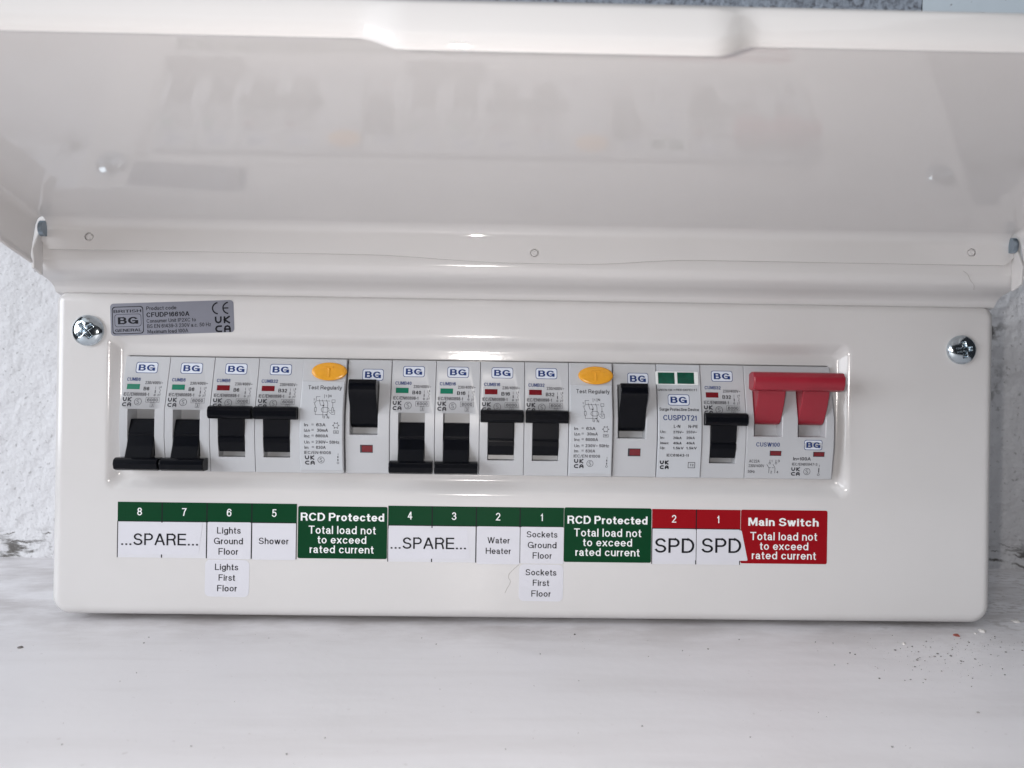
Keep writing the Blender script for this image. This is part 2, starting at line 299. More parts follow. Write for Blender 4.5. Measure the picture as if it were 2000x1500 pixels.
class Print:
    """flat printing laid over a surface y = prof(x, z)"""
    def __init__(s, prof, lift=0.05): s.mb = MB(); s.prof = prof; s.lift = lift
    def put(s, pts, fs, ex=None): s.mb.add([(x, s.prof(x, z)-s.lift-(ex[i] if ex else 0), z) for i, (x, z) in enumerate(pts)], fs)
    def text(s, txt, x0, x1, zb, cap, bold=0.0, rot=0.0, piv=None):
        gl = glyphs(txt, bold); xa = min(v[0] for g in gl for v in g[0]); xb = max(v[0] for g in gl for v in g[0])
        cx, cz = piv or ((x0+x1)/2, zb+cap/2); c, n = math.cos(R(rot)), math.sin(R(rot)); l0 = s.lift
        for i, (vs, fs) in enumerate(gl):
            pts = [(x0+(x-xa)/(xb-xa)*(x1-x0), zb+y*cap) for x, y in vs]
            if rot: pts = [(cx+(x-cx)*c-(z-cz)*n, cz+(x-cx)*n+(z-cz)*c) for x, z in pts]
            s.lift = l0+0.02*(i % 4); hn = max(1, len(pts)//2); s.put(pts, fs, [0.016*(j % hn)/hn for j in range(len(pts))])   # strokes never share a plane
        s.lift = l0
    def line(s, pts, w):
        pts = fine(pts, .35); n = len(pts); P = [Vector(p) for p in pts]; L = []; Q = []
        for i in range(n):
            a = (P[i]-P[i-1]).normalized() if i else None; b = (P[i+1]-P[i]).normalized() if i < n-1 else None
            t = ((a or b)+(b or a)).normalized() if (a or b)+(b or a) else (a or b)
            nn = Vector((-t.y, t.x)); k = 1.0
            if a and b: k = 1/max(0.5, nn.dot(Vector((-a.y, a.x))))
            L.append(P[i]+nn*w/2*k); Q.append(P[i]-nn*w/2*k)
        s.put([tuple(p) for p in L+Q], [(i, i+1, n+i+1, n+i) for i in range(n-1)])
    def rect(s, x0, x1, z0, z1): s.put([(x0,z0),(x1,z0),(x1,z1),(x0,z1)], [(0,1,2,3)])
    def ring(s, outl, w):
        cx = sum(p[0] for p in outl)/len(outl); cz = sum(p[1] for p in outl)/len(outl); n = len(outl)
        hx = max(abs(p[0]-cx) for p in outl); hz = max(abs(p[1]-cz) for p in outl)
        inn = [(cx+(x-cx)*(1-w/hx), cz+(z-cz)*(1-w/hz)) for x, z in outl]
        s.put(list(outl)+inn, [(i, (i+1) % n, n+(i+1) % n, n+i) for i in range(n)])
    def fill(s, outl): s.put(outl, [tuple(range(len(outl)))])
    def circ(s, cx, cz, r, w): s.ring([(cx+r*math.cos(2*math.pi*k/20), cz+r*math.sin(2*math.pi*k/20)) for k in range(20)], w)
    def arc(s, cx, cz, rx, rz, a0, a1, w, n=10): s.line([(cx+rx*math.cos(R(a0+(a1-a0)*k/n)), cz+rz*math.sin(R(a0+(a1-a0)*k/n))) for k in range(n+1)], w)
    def ukca(s, x0, x1, zb, zt, wf=0.115):
        W = (x1-x0); H = (zt-zb); g = W*0.12; lw = (W-g)/2; lh = H*0.44; w = W*wf; c = min(lw, lh)*0.35
        a, b = x0+w/2, x0+lw-w/2; t, m = zt-w/2, zt-lh+w/2
        s.line([(a, zt), (a, m+c), (a+c*.3, m+c*.3), (a+c, m), (b-c, m), (b-c*.3, m+c*.3), (b, m+c), (b, zt)], w)
        k = x0+lw+g+w/2; s.line([(k, zt), (k, zt-lh)], w); s.line([(x1-w*.4, zt), (k, zt-lh*.5), (x1-w*.4, zt-lh)], w)
        t, m = zb+lh-w/2, zb+w/2
        s.line([(x0+lw, t), (a+c, t), (a+c*.3, t-c*.3), (a, t-c), (a, m+c), (a+c*.3, m+c*.3), (a+c, m), (x0+lw, m)], w)
        a, b = x0+lw+g+w/2, x1-w/2
        s.line([(a, zb), (a, t-c), (a+c*.3, t-c*.3), (a+c, t), (b-c, t), (b-c*.3, t-c*.3), (b, t-c), (b, zb)], w); s.line([(a, zb+lh*.42), (b, zb+lh*.42)], w)
    def s_mark(s, cx, cz, r, w):
        s.circ(cx, cz, r, w); s.line([(cx+r*.36, cz+r*.42), (cx-r*.1, cz+r*.58), (cx-r*.36, cz+r*.25), (cx+r*.34, cz-r*.2), (cx+r*.1, cz-r*.56), (cx-r*.4, cz-r*.4)], w)
    def build(s, name, material, parent, origin=(0, 0, 0)): return s.mb.build(name, material, parent, origin, fix=False)
flat = lambda x, z: 0.0

# ------------------------------------------------------------------ setting: wall and shelf
WALL = 112.0
def plaster_sheet(name, x0, x1, z0, z1, step, amp, material, y, seed=0):
    mb = MB(); nx = int((x1-x0)/step); nz = int((z1-z0)/step); vs = []
    for j in range(nz+1):
        for i in range(nx+1):
            x = x0+(x1-x0)*i/nx; z = z0+(z1-z0)*j/nz
            p = Vector((x*0.11, z*0.11, seed)); q = Vector((x*0.02, z*0.02, seed+5))
            h = noise.fractal(p, 0.8, 2.1, 4)*amp+noise.noise(q)*amp*1.2
            foot = math.exp(-max(0, z+98)/9.0)
            h += foot*(2.2+1.6*noise.noise(Vector((x*0.05, z*0.12, 9))))   # filler built up where wall meets shelf
            vs.append((x, y-h, z))
    fs = [(j*(nx+1)+i, j*(nx+1)+i+1, (j+1)*(nx+1)+i+1, (j+1)*(nx+1)+i) for j in range(nz) for i in range(nx)]
    mb.add(vs, fs); o = mb.build(name, material, None, (0, 0, -ZO), smooth=180, fix=False); o['kind'] = 'structure'; return o
plaster_sheet('wall', -420, 440, -99, 150, 1.8, 0.7, M['wall'], WALL)
plaster_sheet('upper_wall', -420, 231, 150, 330, 3.0, 1.0, M['upper'], WALL, 3)
plaster_sheet('upper_wall_board', 231, 440, 150, 330, 6.0, 0.1, M['palewall'], WALL-1.0, 7)
mb = MB(); vs = []; nx, ny = 150, 90
for j in range(ny+1):
    for i in range(nx+1):
        x = -420+860*i/nx; y = -330+(WALL+4+330)*j/ny
        vs.append((x, y, -98+noise.fractal(Vector((x*0.02, y*0.05, 2)), 0.9, 2, 3)*0.25))
mb.add(vs, [(j*(nx+1)+i, j*(nx+1)+i+1, (j+1)*(nx+1)+i+1, (j+1)*(nx+1)+i) for j in range(ny) for i in range(nx)])
mb.box(-420, 440, -330, WALL+4, -130, -98.8)
o = mb.build('shelf', M['shelf'], None, (0, 0, -ZO), smooth=60, fix=False); o['kind'] = 'structure'

# ------------------------------------------------------------------ consumer unit
XL = unproj(111, 900, 4)[0]; XR = unproj(1930, 900, 4)[0]; ZB = -95.6; ZT = unproj(1000, 583)[1]
UO = ((XL+XR)/2, WALL, -ZO)
unit = empty('consumer_unit', UO, 'white metal consumer unit with its lid raised, fixed above the shelf', 'fuse box')
def part(mb, name, material, parent=None, **k): return mb.build(name, material, parent or unit, UO, **k)
mb = MB(); mb.box(XL+3, XR-3, 26, WALL-1.5, ZB+1, 64); part(mb, 'back_box', M['paint'], bevel=2)
# window frame geometry
RX0, RX1 = unproj(205, 800)[0], unproj(1663, 830)[0]; RZ1, RZ0 = unproj(1000, 659)[1], unproj(1000, 969)[1]
ROWX0 = unproj(240, 780, -2)[0]; PITCH = 17.82
ROWT, ROWB = unproj(1000, 707, 0)[1], unproj(1000, 928, -2)[1]
OX0, OX1 = ROWX0-0.5, ROWX0+16*PITCH+0.5; OZ1, OZ0 = ROWT+0.35, ROWB-0.35
REC = 3.2
mb = MB(); loops = []
def lp(o, y, r): return [(x, y, z) for x, z in rrect(XL+o, XR-o, ZB+o, ZT-o, [max(0.2, q-o) for q in r], 6)]
cr = (7.5, 7.5, 4.5, 4.5); er = 4.0
loops += [lp(0.9, 26, cr), lp(0, 26, cr), lp(0, er, cr)]
for k in range(1, 9):
    a = R(90*k/8); loops.append(lp(er*(1-math.cos(a)), er*(1-math.sin(a)), cr))
loops.append(lp(er+0.8, 0, cr))
rw = 6.0
def rl(o, y, r=2.5): return [(x, y, z) for x, z in rrect(RX0+o, RX1-o, RZ0+o, RZ1-o, max(0.3, r), 6)]
loops.append(rl(-0.8, 0, 4.5))
for k in range(0, 13):
    t = k/12; loops.append(rl(rw*t, REC*sstep(0, 1, t), 4.0-1.5*t))
loops.append(rl(rw+0.6, REC, 2.2))
def ol(o, y): return [(x, y, z) for x, z in rrect(OX0-o, OX1+o, OZ0-o, OZ1+o, 0.5, 6)]
loops += [ol(0.5, REC), ol(0.15, REC+0.12), ol(0, REC+0.5), ol(0, REC+2.0)]
mb.loft(loops); cover = part(mb, 'front_cover', M['paint'], smooth=50, wn=True)
mb = MB(); mb.box(OX0-4, OX1+4, 22, 26, (OZ0+OZ1)/2-17.5, (OZ0+OZ1)/2+17.5); part(mb, 'mounting_rail', M['dark'])
# head of the case: sweeps forward above the cover
prof = [(26, ZT-1.3)]+spline([(6.0, ZT-1.3), (2.4, ZT-0.5), (1.2, ZT+0.5), (-0.2, ZT+2.2), (-3.0, ZT+3.7), (-8.0, ZT+5.2), (-11.6, ZT+6.9), (-13.2, ZT+9.6), (-13.7, ZT+13), (-13.8, ZT+24), (-13.0, ZT+28), (-9, ZT+30)], 5)+[(26, ZT+30)]
mb = MB(); loops = []
cy, cz = 6.0, ZT+15
for x, k in ((XL+2.6, 0.0), (XL+2.6, 1), (XL+1.2, 2), (XL+0.3, 3), (XL, 4), (XR, 4), (XR-0.3, 3), (XR-1.2, 2), (XR-2.6, 1)):
    sh = {0: 2.6, 1: 2.6, 2: 1.0, 3: 0.25, 4: 0.0}[k]
    loops.append([(x, y+(sh if y < 20 else 0)*(1 if y < 10 else 0.5), z) for y, z in prof])
mb.loft(loops[1:], True, True, True); part(mb, 'head_rail', M['paint'], smooth=40, wn=True)

# lid, swung up and towards the viewer
PHI = R(77.0); SP, CP = math.sin(PHI), math.cos(PHI)
FY = -15.0; BR = 5.0; BZ = unproj(1000, 466, -15)[1]
BY0, BZ0 = FY-BR+BR*CP, BZ+BR*SP                 # where the flat panel starts
LXL, LXR = XL+2.8, XR-2.4; LV = 119.0
def lidp(x, v, w): return (x, BY0-SP*v-CP*w, BZ0+CP*v-SP*w)
HX0, HX1 = -33.0, 57.5
st = []                                          # stations: x, v, inward normal, lip depth, handle mask
Rc = 9.0; vf = LV+1.0; va = -0.5
for k in range(9): 
    v = va+(vf-Rc-va)*k/8; st.append((LXL, v, 1, 0, 19-9*sstep(0, 1, v/vf), 0))
for k in range(1, 8): a = R(180-90*k/8); st.append((LXL+Rc+Rc*math.cos(a), vf-Rc+Rc*math.sin(a), -math.cos(a), -math.sin(a), 10, 0))
NF = 130
for k in range(NF+1):
    x = LXL+Rc+(LXR-LXL-2*Rc)*k/NF; st.append((x, vf, 0, -1, 10, sstep(HX0, HX0+10, x)*(1-sstep(HX1-10, HX1, x))))
for k in range(1, 8): a = R(90-90*k/8); st.append((LXR-Rc+Rc*math.cos(a), vf-Rc+Rc*math.sin(a), -math.cos(a), -math.sin(a), 10, 0))
for k in range(9): 
    v = vf-Rc+(va-(vf-Rc))*k/8; st.append((LXR, v, -1, 0, 19-9*sstep(0, 1, v/vf), 0))
def ll(o, w, frac, bul):                          # w counted from the free edge when frac is 1
    out = []
    for x, v, nx_, nv, L, h in st:
        ww = (L+4.6*h+w) if frac else w
        oo = o-bul*h*2.6
        out.append(lidp(x+nx_*oo, v+nv*oo, ww))
    return out
mb = MB()
sect = [(3.4, -1, 0, 0), (1.6, -0.55, 0, 0), (0.55, 0.4, 0, .1), (0.1, 1.8, 0, .35), (0, 3.6, 0, .7), (0, -4.0, 1, 1), (0.15, -2.6, 1, 1), (0.55, -1.3, 1, 1), (1.1, -0.45, 1, 1), (1.7, -0.05, 1, 1), (2.2, -0.3, 1, 1), (2.3, -0.9, 1, 1), (1.5, -2.4, 1, 1), (1.15, -3.8, 1, 1), (1.15, 3.4, 0, .7), (1.5, 1.5, 0, .3), (2.3, 0.4, 0, 0), (3.6, 0, 0, 0)]
mb.loft([ll(*q) for q in sect], False, True, True)
lid = part(mb, 'lid', M['paint_lid'], smooth=55, wn=True)
# hinge flange: bend below the panel and the strip that hangs in front of the head
mb = MB(); NXF = 120; rows = []
def fl_bottom(x):
    z = unproj(150, 485, FY)[1]-0.4
    z -= 2.3*sstep(-55, 5, x)*(1-sstep(30, 75, x))
    e = min(x-LXL, LXR-x)-1.0
    if e < 3: z += 3-math.sqrt(max(0, 9-(3-max(0, e))**2))
    return z
for k in range(0, 17):
    row = []
    for i in range(NXF+1):
        f = i/NXF; inset = 1.0+2.2*sstep(4, 10, k)
        x = LXL+inset+(LXR-LXL-2*inset)*f
        zb = fl_bottom(x); yb = FY+0.25*math.sin(x*0.05)
        if k <= 6: row.append((x, yb*(1-k/6)+FY*k/6, zb+(BZ-zb)*k/6))
        else:
            a = PHI*(k-6)/10; row.append((x, FY-BR+BR*math.cos(a), BZ+BR*math.sin(a)))
    rows.append(row)
rows.append([lidp(LXL+3.2+(LXR-LXL-6.4)*i/NXF, 3.0, 0.02) for i in range(NXF+1)])
mb.loft(rows, False)
fl = part(mb, 'hinge_flange', M['paint_lid'], lid, smooth=50)
sol = fl.modifiers.new('sheet', 'SOLIDIFY'); sol.thickness = 0.8*S; sol.offset = -1
if fl.data.polygons[10].normal.y > 0: sol.offset = 1      # the sheet thickens away from the viewer
RIV = [unproj(px, py, FY) for px, py in ((174, 462), (1044, 494), (1898, 493))]
cut = MB()
for x, z in RIV: cut.loft([[(x+1.75*math.cos(2*math.pi*k/20), y_, z+1.6*math.sin(2*math.pi*k/20)) for k in range(20)] for y_ in (FY-3, FY+3)], True, True, True)
co = part(cut, 'cutter', M['paint_lid'])
bo = fl.modifiers.new('holes', 'BOOLEAN'); bo.object = co; bo.solver = 'EXACT'
bpy.context.view_layer.update()
nm = bpy.data.meshes.new_from_object(fl.evaluated_get(bpy.context.evaluated_depsgraph_get())); nm.name = 'hinge_flange'
fl.modifiers.clear(); fl.data = nm; nm.set_sharp_from_angle(angle=R(40)); wnm = fl.modifiers.new('normals', 'WEIGHTED_NORMAL'); wnm.keep_sharp = True; bpy.data.objects.remove(co)
for x, z in RIV:
    mb = MB(); loops = []
    for r_, y_ in ((1.35, FY+1.1), (1.35, FY+0.25), (1.15, FY+0.05), (0.8, FY+0.0), (0.7, FY+0.25)):
        loops.append([(x+r_*math.cos(2*math.pi*k/20), y_, z+r_*0.92*math.sin(2*math.pi*k/20)) for k in range(20)])
    mb.loft(loops, True, False, True); part(mb, 'rivet', M['paint_lid'], lid, smooth=60)
for s_, x in ((-1, LXL), (1, LXR)):
    mb = MB(); a, b = sorted((x-s_*1.3, x-s_*3.1)); c = (FY-1.0, BZ+0.5)
    mb.loft([[(q, c[0]+2.4*math.cos(2*math.pi*k/16), c[1]+3.0*math.sin(2*math.pi*k/16)) for k in range(16)] for q in (a, b)], True, True, True)
    part(mb, 'hinge_pin', M['zinc'], smooth=40)
    mb = MB(); a, b = sorted((x+s_*0.2, x-s_*0.9))
    mb.prism([(-17.5, BZ-3), (-20, BZ-8), (-19, BZ-15), (-13.6, BZ-17), (-13.6, BZ+3)], a, b); part(mb, 'hinge_ear', M['paint'], bevel=0.3)

# cover screws: domed heads with a cross recess
for px, py, ang, r in ((168, 645, 38, 6.2), (1882, 683, 8, 5.9)):
    cx, cz = unproj(px, py, -2); mb = MB(); loops = []; NA, NR = 72, 22
    for j in range(NR+1):
        t = j/NR; rad = r*(1-t); row = []
        for k in range(NA):
            a = 2*math.pi*k/NA; x = rad*math.cos(a); z = rad*math.sin(a)
            h = 3.0*math.sqrt(max(0, 1-(rad/(r*1.04))**2))
            ca, sa = math.cos(R(ang)), math.sin(R(ang)); u = x*ca+z*sa; w = -x*sa+z*ca
            arm = max((1-sstep(0.50, 0.85, abs(w)))*(1-sstep(r*0.46, r*0.60, abs(u))), (1-sstep(0.50, 0.85, abs(u)))*(1-sstep(r*0.46, r*0.60, abs(w))))
            h -= 1.9*arm
            row.append((cx+x, -0.2-h, cz+z))
        loops.append(row)
    base = [(cx+r*math.cos(2*math.pi*k/NA), 0.3, cz+r*math.sin(2*math.pi*k/NA)) for k in range(NA)]
    mb.loft([base]+loops[:-1], True, False, True); part(mb, 'screw', M['chrome'], smooth=60)

# ---- stickers on the cover
def pz(px, py): return unproj(px, py, 0)
class Zoom:
    """coordinates read in an enlarged crop of the photograph"""
    def __init__(s, ox, oy, sc, Y=0.0): s.ox, s.oy, s.sc, s.Y = ox, oy, sc, Y
    def p(s, X, Y): return unproj(s.ox+X/s.sc, s.oy+Y/s.sc, s.Y)
    def text(s, pr, txt, X0, X1, base, cap, bold=0, rot=0):
        x0, _ = s.p(X0, base); x1, _ = s.p(X1, base); _, z = s.p((X0+X1)/2, base); _, z2 = s.p((X0+X1)/2, base-cap); pr.text(txt, x0, x1, z, z2-z, bold, rot)
    def box(s, X0, X1, Y0, Y1):
        x0, _ = s.p(X0, (Y0+Y1)/2); x1, _ = s.p(X1, (Y0+Y1)/2); _, z1 = s.p((X0+X1)/2, Y0); _, z0 = s.p((X0+X1)/2, Y1); return x0, x1, z0, z1
def sticker(name, box, material, thick, y0, r=0.4, rot=0.0, skew=0.0, parent=None, label=None):
    x0, x1, z0, z1 = box; cx, cz = (x0+x1)/2, (z0+z1)/2; c, n = math.cos(R(rot)), math.sin(R(rot))
    out = [(cx+(x-cx)*c-(z-cz)*n+skew*(1 if x > cx else 0)*(cz-z)/(z1-z0), cz+(x-cx)*n+(z-cz)*c) for x, z in rrect(x0, x1, z0, z1, r, 4)]
    mb = MB(); mb.loft([[(x, y0, z) for x, z in out], [(x, y0-thick, z) for x, z in out]], True, False, True)
    o = part(mb, name, material, parent)
    if label: o['label'] = label
    return o
Z1 = Zoom(210, 960, 3.5714); Z2 = Zoom(740, 960, 3.5714); Z3 = Zoom(1080, 970, 3.4483)
# strips: coloured number cells over white fields
def strip(Zm, xs, ytop, yband, ybot, nums, material, label, slope):
    ca = [Zm.box(xs[i], xs[i+1], ytop+slope*i, yband+slope*i) for i in range(len(nums))]
    zt = sum(c[3] for c in ca)/len(ca); zb = sum(c[2] for c in ca)/len(ca); xx = [ca[0][0]]+[c[1] for c in ca]
    z0 = Zm.box(xs[0], xs[-1], ytop+slope*len(nums)/2, ybot+slope*len(nums)/2)[2]
    st_ = sticker('number_strip', (xx[0], xx[-1], z0, zt), M['paper2'], 0.10, 0, 0.2, label=label)
    for i in range(len(nums)):
        pr = Print(flat, 0.13); pr.rect(xx[i], xx[i+1], zb, zt); pr.build('number_cell', material, st_, UO)
    pr = Print(flat, 0.16)
    for x in xx[1:-1]: pr.rect(x-0.22, x+0.22, z0, zt)
    for x in (xx[0]+0.09, xx[-1]-0.12): pr.rect(x-0.16, x+0.16, z0, zb)
    pr.rect(xx[0], xx[-1], zb-0.22, zb+0.1); pr.build('divider_line', M['ink'], st_, UO)
    pr = Print(flat, 0.15)
    for i, d in enumerate(nums):
        cx = (xx[i]+xx[i+1])/2; h = 3.1; w = 1.9 if d != '1' else 0.9
        pr.text(d, cx-w/2-0.1, cx+w/2-0.1, (zt+zb)/2-h/2, h, 0.004)
    pr.build('numeral', M['white_print'], st_, UO)
    return st_
strip(Z1, (72, 382, 695, 1008, 1322), 72, 205, 457, '8765', M['green'], 'green strip numbered 8 7 6 5 over white fields', 4)
strip(Z2, (65, 372, 680, 985, 1290), 101, 236, 489, '4321', M['green'], 'green strip numbered 4 3 2 1 over white fields', 3)
strip(Z3, (667, 965, 1262), 84, 213, 452, '21', M['redprint'], 'red strip numbered 2 and 1 over white fields', 4)
def paper(Zm, box, lines, label, rot=0.0, skew=0.0, y0=-0.10, r=0.5):
    b = Zm.box(*box); o = sticker('circuit_sticker', b, M['paper'], 0.07, y0, r, rot, skew, label=label)
    pr = Print(flat, -y0+0.10)
    for t, X0, X1, base, cap in lines: Zm.text(pr, t, X0, X1, base, cap, 0.004, rot*0.5)
    pr.build('lettering', M['ink'], o, UO); return o
paper(Z1, (80, 650, 216, 438), [('...SPARE...', 97, 632, 374, 82)], 'white paper slip reading SPARE under green numbers 8 and 7', 0.3, -1.6)
paper(Z1, (697, 1000, 214, 470), [('Lights', 765, 930, 293, 45), ('Ground', 743, 945, 367, 45), ('Floor', 775, 912, 440, 45)], 'white sticker reading Lights Ground Floor', 0)
paper(Z1, (1011, 1314, 224, 476), [('Shower', 1055, 1263, 367, 45)], 'white sticker reading Shower')
paper(Z1, (680, 988, 476, 734), [('Lights', 750, 912, 548, 44), ('First', 775, 890, 622, 44), ('Floor', 765, 902, 696, 44)], 'white sticker reading Lights First Floor', -0.5, 0, 0, 2.0)
paper(Z2, (66, 625, 254, 468), [('...SPARE...', 82, 607, 400, 80)], 'white paper slip reading SPARE under green numbers 4 and 3', 0.3, 1.2)
paper(Z2, (684, 982, 244, 506), [('Water', 757, 912, 361, 43), ('Heater', 745, 920, 435, 43)], 'white sticker reading Water Heater')
paper(Z2, (989, 1288, 247, 502), [('Sockets', 1030, 1245, 320, 43), ('Ground', 1038, 1238, 395, 44), ('Floor', 1072, 1205, 468, 44)], 'white sticker reading Sockets Ground Floor')
paper(Z2, (977, 1285, 509, 765), [('Sockets', 1022, 1238, 585, 43), ('First', 1073, 1187, 658, 43), ('Floor', 1063, 1198, 733, 43)], 'white sticker reading Sockets First Floor', -0.4, 0, 0, 2.0)
paper(Z3, (672, 962, 219, 430), [('SPD', 683, 950, 378, 98)], 'white slip reading SPD under red number 2')
paper(Z3, (970, 1290, 226, 430), [('SPD', 998, 1265, 378, 98)], 'white slip reading SPD under red number 1, overlapping the red label', 0.2, 2.6)
def warning(Zm, box, lines, material, label):
    o = sticker('warning_label', Zm.box(*box), material, 0.10, 0, 0.7, label=label)
    pr = Print(flat, 0.14)
    for t, X0, X1, base, cap, b in lines: Zm.text(pr, t, X0, X1, base, cap, b)
    pr.build('lettering', M['white_print'], o, UO)
warning(Z1, (1328, 1951, 104, 468), [('RCD Protected', 1348, 1930, 206, 56, .030), ('Total load not', 1403, 1872, 296, 56, .004), ('to exceed', 1465, 1805, 363, 54, .004), ('rated current', 1410, 1857, 430, 54, .004)], M['green'], 'green label reading RCD Protected between numbers 5 and 4')
warning(Z2, (1291, 1900, 114, 494), [('RCD Protected', 1315, 1873, 227, 56, .030), ('Total load not', 1360, 1830, 315, 56, .004), ('to exceed', 1423, 1765, 382, 54, .004), ('rated current', 1370, 1818, 450, 54, .004)], M['green'], 'green label reading RCD Protected between green 1 and red 2')
warning(Z3, (1264, 1846, 91, 452), [('Main Switch', 1315, 1788, 198, 54, .030), ('Total load not', 1328, 1778, 294, 54, .004), ('to exceed', 1392, 1718, 359, 52, .004), ('rated current', 1338, 1770, 422, 52, .004)], M['redprint'], 'red label reading Main Switch')
# silver rating label, stuck on slightly crooked
ZR = Zoom(100, 560, 5.0); b = ZR.box(580, 1785, 150, 460); RROT = 2.75
rl_ = sticker('rating_label', (b[0], b[1], b[2]-0.1, b[3]+0.1), M['silver'], 0.10, 0, 1.4, RROT, label='crooked silver rating label with product code')
piv = ((b[0]+b[1])/2, (b[2]+b[3])/2)
class RPrint(Print):
    def put(s, pts, fs, ex=None):
        c, n = math.cos(R(RROT)), math.sin(R(RROT)); cx, cz = piv
        s.mb.add([(cx+(x-cx)*c-(z-cz)*n, -s.lift-(ex[i] if ex else 0), cz+(x-cx)*n+(z-cz)*c) for i, (x, z) in enumerate(pts)], fs)
Wd, Hd = b[1]-b[0], b[3]-b[2]
def lx(X): return b[0]+(X-580)/1205*Wd
def lz(Y): return b[3]-(Y-168)/300*Hd          # rows straightened, read at the label's left half
pr = RPrint(flat, 0.13)
pr.ring(rrect(lx(597), lx(902), lz(456), lz(196), 1.2), 0.30); pr.ring(rrect(lx(620), lx(880), lz(388), lz(268), 1.1), 0.16)
pr.text('BRITISH', lx(612), lx(882), lz(254), 1.15, .012); pr.text('GENERAL', lx(622), lx(880), lz(434), 1.15, .012); pr.text('BG', lx(652), lx(850), lz(362), 2.8, .045)
pr.text('Product code', lx(932), lx(1228), lz(238), 1.5, .004); pr.text('CFUDP16610A', lx(932), lx(1352), lz(304), 1.9, .03)
pr.text('Consumer Unit IP2XC to', lx(932), lx(1412), lz(357), 1.5, .004); pr.text('BS EN 61439-3 230V a.c. 50 Hz', lx(935), lx(1560), lz(407), 1.5, .004); pr.text('Maximum load 100A', lx(937), lx(1335), lz(458), 1.5, .004)
for cx_ in (1640, 1742):
    pr.arc(lx(cx_), lz(240), 2.5, 2.3, 100, 260, 0.55)
pr.line([(lx(1742)-2.3, lz(240)), (lx(1742)-0.3, lz(240))], 0.5)
pr.ukca(lx(1598), lx(1752), lz(468), lz(318), .11); pr.build('lettering', M['ink'], rl_, UO)

# ------------------------------------------------------------------ modules in the row
YT = 0.6                                          # module face at its top edge, just behind the cover plane
H = ROWT-ROWB
BPTS = [(0, 0), (-20.9, -5.3), (-22.0, -5.45), (-31.6, -5.4), (-H, -3.3)]
def mprof(z):                                     # z down from the row's top, in module coordinates
    for (a, ya), (c, yc) in zip(BPTS, BPTS[1:]):
        if z >= c: return YT+ya+(yc-ya)*(z-a)/(c-a)
    return YT+BPTS[-1][1]
def housing(w, windows, pf, name, parent, material, x0=0.0, floor=3.0):
    us = sorted({x0, x0+w}|{u for q in windows for u in q[:2]}); ts = sorted({0.0, -H}|{p[0] for p in BPTS}|{t for q in windows for t in q[2:]}, reverse=True)
    mb = MB(); nu, nt_ = len(us), len(ts)
    mb.add([(u, pf(t), t) for t in ts for u in us], [])
    inside = lambda u, t: any(q[0] < u < q[1] and q[3] < t < q[2] for q in windows)
    for j in range(nt_-1):
        for i in range(nu-1):
            if not inside((us[i]+us[i+1])/2, (ts[j]+ts[j+1])/2): mb.f.append((j*nu+i, j*nu+i+1, (j+1)*nu+i+1, (j+1)*nu+i))
    # outer skirt
    rim = [(u, 0.0) for u in us]+[(us[-1], t) for t in ts[1:]]+[(u, -H) for u in us[-2::-1]]+[(us[0], t) for t in ts[-2:0:-1]]
    n = len(rim); mb.add([(u, pf(t), t) for u, t in rim]+[(u, 21.8, t) for u, t in rim], [(i, (i+1) % n, n+(i+1) % n, n+i) for i in range(n)]+[tuple(range(n, 2*n))])
    for u0, u1, t1, t0 in windows:
        tt = [t for t in ts if t0 <= t <= t1]
        rim = [(u0, t) for t in tt]+[(u1, t) for t in reversed(tt)]; n = len(rim)
        mb.add([(u, pf(t), t) for u, t in rim]+[(u, YT+floor-(2.0 if t == t0 else 0), t) for u, t in rim], [(i, (i+1) % n, n+(i+1) % n, n+i) for i in range(n)]+[tuple(range(n, 2*n))])
    return mb.build(name, material, parent, bevel=0.28, seg=2, smooth=35)
P2 = lambda x, z: mprof(z)
def logo(parent, x0, x1, z0, z1, prof=P2):
    pr = Print(prof, 0.04); pr.fill(rrect(x0, x1, z0, z1, 0.9, 4)); o = pr.build('logo', M['logo_fill'], parent)
    pr = Print(prof, 0.07); pr.ring(rrect(x0, x1, z0, z1, 0.9, 4), 0.20)
    pr.text('BG', x0+(x1-x0)*.12, x1-(x1-x0)*.12, z0+(z1-z0)*.22, (z1-z0)*.56, .050)
    pr.build('logo_lettering', M['blue'], o); return o
TW = 17.62
WIN = (3.25, 13.85, -21.0, -39.6)
def toggle_mesh(on):
    mb = MB()
    if on: stem = [(3, -38), (-4.0, -37.4), (-5.6, -33.6), (-5.75, -31.6), (-5.3, -31.2), (-5.75, -30.6), (-6.4, -26.0), (-6.8, -23.5), (-6.8, -20.2), (-4.8, -20.0), (3, -24)]
    else:  stem = [(3, -25), (-3.0, -25.0), (-5.0, -30.5), (-4.7, -31.0), (-5.2, -31.6), (-6.2, -35.5), (-8.0, -40.0), (-8.0, -44), (-5, -44), (3, -39)]
    mb.prism([(y+YT, z) for y, z in stem], WIN[0]+0.15, WIN[1]-0.15)
    return mb
def bar_mesh(on):
    mb = MB()
    if on: pf = [(-5.9, -24.4), (-8.6, -24.2), (-9.6, -23.2), (-9.8, -20.9), (-9.0, -19.5), (-7.4, -19.1), (-5.9, -19.3)]
    else:  pf = [(-4.9, -39.9), (-9.2, -39.9), (-10.6, -40.6), (-11.0, -42.2), (-10.4, -44.2), (-8.8, -44.9), (-4.9, -44.9)]
    mb.prism([(y+YT, z) for y, z in pf], 0.3, TW-0.3); return mb
